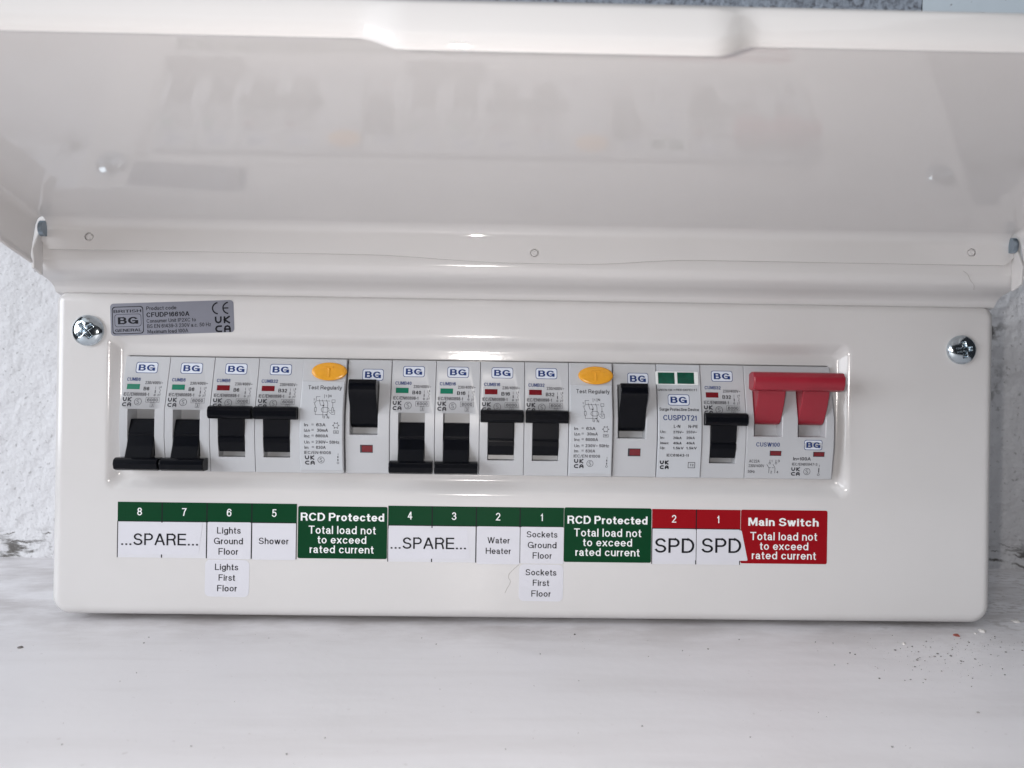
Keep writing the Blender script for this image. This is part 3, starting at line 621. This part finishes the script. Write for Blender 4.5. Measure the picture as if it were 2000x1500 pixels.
# one breaker with its parts; the others are copies that share its meshes
_proto = {}
def share(key, make, parent):
    if key not in _proto: _proto[key] = make(parent); return _proto[key]
    o = _proto[key].copy(); C.objects.link(o); o.parent = parent; return o
def mk_common(parent):
    pr = Print(P2, 0.05)
    pr.text('230/400V~', 8.8, 15.9, -11.1, 1.2, .0); pr.text('IEC/EN60898-1', 0.9, 10.9, -15.8, 1.3, .0)
    pr.ukca(0.8, 4.4, -20.0, -16.4, .12); pr.s_mark(6.9, -18.1, 1.45, .16)
    pr.ring(rrect(9.9, 15.3, -18.35, -16.35, 0.1, 1), .10); pr.text('6000', 10.5, 14.7, -17.95, 1.2, .004); pr.ring(rrect(11.8, 13.4, -20.2, -18.4, 0.1, 1), .10); pr.text('3', 12.25, 12.95, -19.9, 1.1, .004)
    pr.line([(13.2, -12.0), (13.2, -13.0)], .13); pr.line([(13.2, -13.4), (13.2, -14.6)], .3); pr.text('0', 12.8, 13.5, -15.8, .8)
    pr.line([(14.6, -12.0), (14.6, -12.7), (15.4, -13.6), (14.8, -14.2), (15.4, -14.8)], .13); pr.text('27', 14.2, 15.5, -15.8, .8); pr.line([(15.3, -11.9), (15.3, -12.6)], .3)
    return pr.build('lettering', M['ink_grey'], parent)
def breaker(slot, code, rating, green, on, label):
    x0 = ROWX0+slot*PITCH
    t = empty('circuit_breaker', (x0, 21.8, ROWT), label, 'breaker', 'miniature circuit breakers in the row')
    L = []
    L.append(share('housing', lambda p: housing(TW, [WIN], mprof, 'housing', p, M['housing']), t))
    tg = share(('stem', on), lambda p: toggle_mesh(on).build('toggle', M['black'], p, bevel=0.25), t); L.append(tg)
    share(('bar', on), lambda p: bar_mesh(on).build('toggle_bar', M['black'], p, bevel=0.35), tg)
    if 'logo' not in _proto: _proto['logo'] = logo(t, 4.4, 13.1, -6.7, -2.3); L.append(_proto['logo'])
    else:
        lo = _proto['logo'].copy(); C.objects.link(lo); lo.parent = t; L.append(lo)
        for ch in _proto['logo'].children: c = ch.copy(); C.objects.link(c); c.parent = lo
    L.append(share('lettering', mk_common, t))
    def ind(p):
        pr = Print(P2, 0.05); pr.rect(1.8, 6.9, -13.2, -11.1); return pr.build('colour_mark', M['green_mark' if green else 'red_mark'], p)
    L.append(share(('ind', green), ind, t))
    def cd(p):
        pr = Print(P2, 0.05); pr.text(code, 1.5, 1.5+5.5*len(code)/5*(0.98), -9.9, 1.35, .022); return pr.build('code_lettering', M['blue'], p)
    L.append(share(('code', code), cd, t))
    def rt(p):
        pr = Print(P2, 0.05); w = 1.15*len(rating); pr.text(rating, 8.5, 8.5+w, -13.6, 1.4, .02); return pr.build('rating_lettering', M['ink'], p)
    L.append(share(('rating', rating), rt, t))
    for o in L: o.location = (0, -21.8*S, 0)
    return t
breaker(0, 'CUMB6', 'B6', True, False, 'green-marked B6 circuit breaker switched down at the outer end of the row')
breaker(1, 'CUMB6', 'B6', True, False, 'green-marked B6 circuit breaker switched down, next to a red-marked B6')
breaker(2, 'CUMB6', 'B6', False, True, 'red-marked B6 circuit breaker switched up, above the Lights Ground Floor sticker')
breaker(3, 'CUMB32', 'B32', False, True, 'red-marked B32 circuit breaker switched up, above the Shower sticker')
breaker(6, 'CUMB40', 'B40', True, False, 'green-marked B40 circuit breaker switched down')
breaker(7, 'CUMB16', 'B16', True, False, 'green-marked B16 circuit breaker switched down')
breaker(8, 'CUMB16', 'B16', False, True, 'red-marked B16 circuit breaker switched up, above the Water Heater sticker')
breaker(9, 'CUMB32', 'B32', False, True, 'red-marked B32 circuit breaker switched up, above the Sockets Ground Floor sticker')
breaker(13, 'CUMB32', 'B32', False, True, 'red-marked B32 circuit breaker between surge protector and red main switch')

# ---- residual current devices (two modules wide)
class Loc:
    """zoomed crop -> module coordinates (x from the module's left edge, z down from the row's top)"""
    def __init__(s, ox, oy, sc, x0, Y=-3.0): s.z = Zoom(ox, oy, sc, Y); s.x0 = x0
    def p(s, X, Y): x, z = s.z.p(X, Y); return x-s.x0, z-ROWT
    def text(s, pr, txt, X0, X1, base, cap, bold=0):
        x0, _ = s.p(X0, base); x1, _ = s.p(X1, base); _, z = s.p((X0+X1)/2, base); _, z2 = s.p((X0+X1)/2, base-cap); pr.text(txt, x0, x1, z, z2-z, bold)
    def box(s, X0, X1, Y0, Y1):
        x0, _ = s.p(X0, (Y0+Y1)/2); x1, _ = s.p(X1, (Y0+Y1)/2); _, z1 = s.p((X0+X1)/2, Y0); _, z0 = s.p((X0+X1)/2, Y1); return x0, x1, z0, z1
    def line(s, pr, pts, w): pr.line([s.p(*q) for q in pts], w)
def build_rcd():
    x0 = ROWX0+4*PITCH; t = empty('residual_current_device', (x0, 21.8, ROWT), '', 'breaker', 'residual current devices in the row'); L = []
    q = Loc(580, 680, 5.1282, x0)
    lift = lambda z: mprof(z)-1.1
    L.append(housing(17.45, [], lift, 'label_housing', t, M['housing']))
    RW = (17.75+1.9, 17.75+13.0, -8.6, -30.0)
    L.append(housing(17.5, [RW], mprof, 'switch_housing', t, M['housing'], x0=17.9))
    # printed face plate over the lower part of the left half
    mb = MB(); ts = [-8.9, -15, -20.9, -22.0, -31.6, -44.4]
    mb.loft([[(u, lift(z)-d, z) for u, d in ((0.35, 0), (0.35, .35), (17.1, .35), (17.1, 0))] for z in ts], False, True, True)
    L.append(mb.build('face_plate', M['face'], t, bevel=0.15))
    fp = lambda x, z: lift(z)-0.35
    pr = Print(fp, 0.05)
    q.text(pr, 'Test Regularly', 118, 455, 414, 40, .008)
    for s_, X1, bs, bd in (('In', 130, 778, .006), ('I\u0394n', 150, 832, .006), ('Inc', 148, 888, .006), ('Un', 143, 950, .006), ('Im', 132, 1003, .006)): q.text(pr, s_, 92, X1, bs, 30, bd)
    for bs in (765, 818, 874, 937, 989):
        for d in (0, 10): q.line(pr, [(165, bs-d), (188, bs-d)], .16)
    for s_, X0, X1, bs in (('63A', 212, 305, 778), ('30mA', 218, 328, 832), ('6000A', 206, 330, 888), ('230V~ 50Hz', 203, 440, 950), ('630A', 207, 303, 1003)): q.text(pr, s_, X0, X1, bs, 30, .010)
    q.text(pr, 'IEC/EN 61008', 88, 353, 1055, 30, .006)
    a = q.box(92, 190, 1070, 1162); pr.ukca(a[0], a[1], a[2], a[3], .12)
    c = q.p(253, 1115); pr.s_mark(c[0], c[1], 1.35, .17)
    c = q.p(407, 770); pr.circ(c[0], c[1], 1.0, .16); 
    for k in range(6): pr.line([(c[0]+math.cos(k*math.pi/3)*1.0, c[1]+math.sin(k*math.pi/3)*1.0), (c[0]+math.cos(k*math.pi/3)*1.4, c[1]+math.sin(k*math.pi/3)*1.4)], .3)
    a = q.box(382, 435, 820, 850); pr.ring(rrect(*a, .05, 1), .15); pr.rect(a[0]+.5, a[1]-.5, a[2]+.45, a[3]-.45)
    q.line(pr, [(424, 1048), (424, 1068)], .15); q.line(pr, [(422, 1075), (421, 1095)], .4); q.line(pr, [(421, 1105), (421, 1125)], .4); c = q.p(420, 1145); pr.circ(c[0], c[1], .45, .14)
    W = .14
    for pts in ([(205, 530), (205, 485), (245, 485)], [(285, 462), (285, 500)], [(325, 462), (325, 500)], [(235, 510), (250, 570), (282, 570)], [(265, 515), (285, 560), (278, 585)], [(305, 515), (322, 550), (322, 680)], [(212, 525), (345, 528)],
                [(205, 530), (190, 550), (205, 592)], [(190, 540), (180, 540)], [(203, 632), (203, 662), (315, 664)], [(278, 575), (278, 695)], [(372, 545), (372, 595)], [(345, 620), (360, 620)], [(340, 635), (365, 660), (395, 660), (395, 620), (380, 620)]): q.line(pr, pts, W)
    for bx in ((192, 214, 590, 632), (362, 382, 592, 642), (360, 395, 515, 545)): pr.ring(rrect(*q.box(*bx), .05, 1), W)
    a = q.box(258, 340, 590, 640); pr.ring(rrect(*a, 1.0, 3), W)
    c = q.p(312, 664); pr.circ(c[0], c[1], .3, .3); c = q.p(280, 572); pr.circ(c[0], c[1], .3, .3)
    q.text(pr, '1', 298, 306, 490, 24); q.text(pr, 'N', 335, 355, 490, 24); q.text(pr, '2', 282, 300, 698, 24); q.text(pr, 'N', 318, 340, 702, 24); q.text(pr, 'T', 178, 192, 522, 18)
    L.append(pr.build('lettering', M['ink_grey'], t))
    # oval amber test button
    bx = q.box(143, 497, 142, 325); cx, cz = (bx[0]+bx[1])/2, (bx[2]+bx[3])/2; rx, rz = (bx[1]-bx[0])/2, (bx[3]-bx[2])/2
    mb = MB(); loops = []
    for f, y in ((1.0, 0.5), (1.0, -0.55), (0.985, -0.75), (0.93, -0.95), (0.75, -1.05), (0.4, -1.08), (0.05, -1.08)):
        loops.append([(cx+rx*f*math.cos(2*math.pi*k/40), lift(cz)+y+(rz*f*math.sin(2*math.pi*k/40))*(5.3/20.9), cz+rz*f*math.sin(2*math.pi*k/40)) for k in range(40)])
    mb.loft(loops, True, False, True); bt = mb.build('test_button', M['yellow'], t, smooth=40); L.append(bt)
    mb = MB(); yy = lambda z: lift(cz)-1.3+(z-cz)*(5.3/20.9)
    for (xa, xb, za, zb2) in ((cx-1.8, cx+1.8, cz+1.35, cz+2.0), (cx-.4, cx+.4, cz-2.2, cz+1.33)):
        mb.add([(xa, yy(za), za), (xb, yy(za), za), (xb, yy(zb2), zb2), (xa, yy(zb2), zb2), (xa, yy(za)+.4, za), (xb, yy(za)+.4, za), (xb, yy(zb2)+.4, zb2), (xa, yy(zb2)+.4, zb2)], [(0,1,2,3),(0,4,5,1),(1,5,6,2),(2,6,7,3),(3,7,4,0)])
    mb.build('raised_letter', M['yellow'], bt, bevel=.12)
    # switch half
    a = q.box(647, 860, 207, 324); L.append(logo(t, *a))
    st_ = [(3, -27.5), (-3.2, -26.8), (-5.6, -22.0), (-7.0, -18.5), (-9.6, -14.8), (-10.6, -11.6), (-10.2, -9.0), (-8.8, -7.9), (-4.0, -8.9), (3, -12)]
    mb = MB(); mb.prism([(y+YT, z) for y, z in spline(st_, 3)], RW[0]+.15, RW[1]-.15); L.append(mb.build('toggle', M['black'], t, bevel=.3, smooth=35))
    a = q.box(638, 765, 965, 1045); pr = Print(P2, 0.03); pr.rect(*a); fr = pr.build('indicator_window', M['ink_grey'], t); L.append(fr)
    pr = Print(P2, 0.06); pr.rect(a[0]+.7, a[1]-.15, a[2]+.35, a[3]-.3); pr.build('indicator_flag', M['red_mark'], fr)
    for o in L: o.location = (0, -21.8*S, 0)
    return t
r1 = build_rcd(); r1['label'] = 'residual current device with amber oval test button, beside the Shower breaker'
r2 = r1.copy(); C.objects.link(r2); r2.location.x += 6*PITCH*S; r2['label'] = 'residual current device with amber oval test button, beside the surge protector'
for ch in list(r1.children):
    c = ch.copy(); C.objects.link(c); c.parent = r2
    for g in ch.children: d = g.copy(); C.objects.link(d); d.parent = c

# ---- surge protective device
x0 = ROWX0+12*PITCH; t = empty('surge_protector', (x0, 21.8, ROWT), 'white surge protective device with two green status windows', 'surge protector'); L = []
q = Loc(1270, 680, 4.878, x0)
sp = lambda z: mprof(z)-0.5
L.append(housing(TW, [], sp, 'housing', t, M['face'])); PS = lambda x, z: sp(z)
a = q.box(58, 466, 222, 350)
mb = MB(); mb.loft([[(x, sp(z)-d, z) for x, z in rrect(a[0], a[1], a[2], a[3], .3, 3)] for d in (-.2, .45)], True, False, True); w = mb.build('status_window', M['clear'], t, bevel=.12); L.append(w)
for bx in ((80, 238, 231, 340), (264, 425, 231, 340)):
    pr = Print(PS, 0.49); pr.rect(*q.box(*bx)); pr.build('status_flag', M['status_green'], w)
pr = Print(PS, 0.05)
q.text(pr, 'GREEN OK', 70, 212, 408, 20, .018); q.line(pr, [(216, 398), (242, 398)], .16); q.line(pr, [(236, 392), (243, 398), (236, 404)], .14); q.text(pr, 'RED:DEFECT', 250, 432, 408, 20, .018); q.line(pr, [(444, 411), (444, 385)], .16)
q.text(pr, 'Surge Protective Device', 80, 455, 597, 30, .016); q.text(pr, 'L-N', 212, 272, 755, 28, .012); q.text(pr, 'N-PE', 350, 438, 757, 28, .012)
for l, xl, v1, v2, bs in (('Uc:', 138, '275V~', '255V~', 805), ('In:', 122, '20kA', '20kA', 860), ('Imax:', 165, '40kA', '40kA', 910), ('Up:', 130, '1.5kV', '1.5kV', 957)):
    q.text(pr, l, 84, xl, bs, 24, .016); q.text(pr, v1, 205, 205+20*len(v1), bs+3, 24, .016); q.text(pr, v2, 330, 330+20*len(v2), bs+3, 24, .016)
q.text(pr, 'IEC61643-11', 148, 357, 1030, 26, .014)
a = q.box(85, 172, 1068, 1150); pr.ukca(*a, .13); a = q.box(353, 420, 1083, 1140); pr.ring(rrect(*a, .05, 1), .2); q.text(pr, 'T2', 370, 405, 1122, 22, .014)
L.append(pr.build('lettering', M['ink'], t))
pr = Print(PS, 0.05); q.text(pr, 'CUSPDT21', 112, 428, 686, 50, .016); L.append(pr.build('code_lettering', M['blue'], t))
L.append(logo(t, *q.box(165, 370, 440, 545), prof=PS))
for o in L: o.location = (0, -21.8*S, 0)

# ---- main switch (two modules wide, red linked toggle)
x0 = ROWX0+14*PITCH; MW = 2*PITCH-0.2; t = empty('main_switch', (x0, 21.8, ROWT), 'grey main switch with wide red toggle pushed up', 'switch'); L = []
q = Loc(1270, 680, 4.878, x0)
wa = q.box(980, 1245, 300, 840); wb = q.box(1395, 1657, 305, 845)
W1 = (wa[0], wa[1], -5.0, wa[2]); W2 = (wb[0], wb[1], -5.0, wa[2])
L.append(housing(MW, [W1, W2], mprof, 'housing', t, M['housing'], floor=2.0))
st_ = [(3, -24.0), (-2.6, -23.6), (-5.0, -21.0), (-7.6, -16.0), (-9.6, -10.0), (-11.5, -6), (-7, -3.6), (3, -8)]
for wn_ in (W1, W2):
    mb = MB(); mb.prism([(y+YT, z) for y, z in spline(st_, 2)], wn_[0]+.2, wn_[1]-.2); L.append(mb.build('toggle', M['red'], t, bevel=.3, smooth=35))
mb = MB(); mb.prism([(y+YT, z) for y, z in [(-8.2, -3.4), (-11.0, -2.6), (-13.6, -2.9), (-15.0, -4.6), (-15.0, -7.4), (-13.8, -9.6), (-11.2, -10.2), (-8.2, -9.6)]], -0.4, MW+0.1); L.append(mb.build('toggle_bar', M['red'], t, bevel=.5, seg=3, smooth=50))
pr = Print(P2, 0.05)
q.text(pr, 'AC22A', 935, 1035, 1088, 28, .002); q.text(pr, '230V/400V', 932, 1080, 1133, 28, .002); q.text(pr, '50Hz', 927, 995, 1188, 28, .002)
q.text(pr, 'In=100A', 1352, 1520, 1068, 32, .012); q.text(pr, 'IEC/EN60947-3', 1345, 1585, 1118, 26, .002)
for pts in ([(1133, 1060), (1133, 1085)], [(1190, 1060), (1190, 1085)], [(1105, 1105), (1128, 1140), (1128, 1190)], [(1165, 1105), (1185, 1140), (1185, 1190)], [(1128, 1138), (1145, 1138)], [(1155, 1138), (1175, 1138)]): q.line(pr, pts, .18)
for X, Y in ((1133, 1095), (1192, 1095)): c = q.p(X, Y); pr.circ(c[0], c[1], .42, .15)
for s_, X, Y in (('1', 1148, 1085), ('3', 1208, 1085), ('2', 1140, 1192), ('4', 1200, 1192)): q.text(pr, s_, X, X+(8 if s_ == '1' else 18), Y, 24, .004)
a = q.box(1340, 1425, 1135, 1215); pr.ukca(*a, .12); c = q.p(1490, 1175); pr.s_mark(c[0], c[1], 1.4, .17)
q.line(pr, [(1606, 1110), (1606, 1128)], .15); q.line(pr, [(1603, 1140), (1602, 1185)], .35); c = q.p(1600, 1205); pr.circ(c[0], c[1], .5, .15)
L.append(pr.build('lettering', M['ink_grey'], t))
pr = Print(P2, 0.05); q.text(pr, 'CUSW100', 995, 1218, 935, 40, .018); L.append(pr.build('code_lettering', M['blue'], t))
L.append(logo(t, *q.box(1450, 1622, 872, 968)))
for bx in ((1128, 1238, 975, 1024), (1540, 1648, 985, 1033)):
    a = q.box(*bx); pr = Print(P2, 0.03); pr.rect(*a); fr = pr.build('indicator_window', M['ink_grey'], t); L.append(fr)
    pr = Print(P2, 0.06); pr.rect(a[0]+.3, a[1]-.2, a[2]+.2, a[3]-.2); pr.build('indicator_flag', M['red_mark'], fr)
for o in L: o.location = (0, -21.8*S, 0)

# ------------------------------------------------------------------ small stray things
def hair(pts, Y, r, label):
    P = [(*unproj(px, py, Y),) for px, py in pts]
    mb = MB(); mb.tube([(p.x, Y-r*0.6, p.y) for p in map(Vector, [q[:2] for q in spline([Vector(q) for q in P], 5)])], r, 5)
    x, z = P[0]; o = mb.build('hair', M['hair'], None, (x, Y, z), smooth=180); o['label'] = label; o['category'] = 'hair'
hair([(1013, 1103), (996, 1119), (993, 1128), (997, 1136), (990, 1150), (986, 1158)], 0, 0.05, 'thin curly hair on white cover beside Sockets First Floor sticker')
hair([(1881, 529), (1890, 536), (1896, 549), (1902, 556), (1902, 566)], -13.7, 0.05, 'short thin hair on the white strip below the lid hinge')
def floor_pt(px, py):
    d = CAMR @ Vector(((px-1000)/FPX, (750-py)/FPX, -1.0)); k = -98/d.z; return d.x*k, -DIST+d.y*k
def chip(mb, x, y, z, r, flat_=0.6):
    pts = []
    for i in range(8):
        a = i*math.pi/4+random.uniform(-.3, .3); q = r*random.uniform(.6, 1.2); pts.append((x+q*math.cos(a), y+q*math.sin(a)))
    h = r*flat_*random.uniform(.7, 1.3)
    mb.loft([[(p[0], p[1], z-0.1) for p in pts], [(x+(p[0]-x)*.95, y+(p[1]-y)*.95, z+h*.5) for p in pts], [(x+(p[0]-x)*.5, y+(p[1]-y)*.5, z+h*random.uniform(.9, 1.1)) for p in pts]], True, True, True)
def crumb(px, py, r, name, material, label, cat):
    x, y = floor_pt(px, py); mb = MB(); chip(mb, 0, 0, 0, r); o = mb.build(name, material, None, (0, 0, 0)); o.location = (x*S, y*S, 0.0); o['label'] = label; o['category'] = cat; return o
crumb(1868, 1242, 1.15, 'brick_crumb', M['brick'], 'tiny red brick crumb on the shelf below the white box', 'crumb')
for px, py, r in ((1918, 1233, 1.4), (1905, 1237, 0.8), (1985, 1215, 1.8), (1765, 1258, 0.9)):
    o = crumb(px, py, r, 'plaster_flake', M['flake'], 'pale plaster flake lying on the shelf near the red crumb', 'flake'); o['group'] = 'plaster flakes on the shelf'
crumb(40, 1265, 0.9, 'dirt_crumb', M['grit'], 'dark dirt crumb on the shelf, away from the red crumb', 'crumb')
mb = MB()
for i in range(620):
    if i < 430: px, py = random.triangular(1560, 2010, 1930), random.triangular(1225, 1340, 1262)
    elif i < 520: px, py = random.uniform(130, 1500), random.triangular(1212, 1300, 1222)
    else: px, py = random.uniform(0, 2000), random.uniform(1230, 1500)
    x, y = floor_pt(px, py)
    if y > -6: continue
    chip(mb, x, y, -98+0.1, 0.05+0.42*random.random()**6, .5)
o = mb.build('grit', M['grit'], None, (0, 0, -ZO), fix=False); o['kind'] = 'stuff'; o['label'] = 'fine dark grit scattered over the shelf'; o['category'] = 'grit'
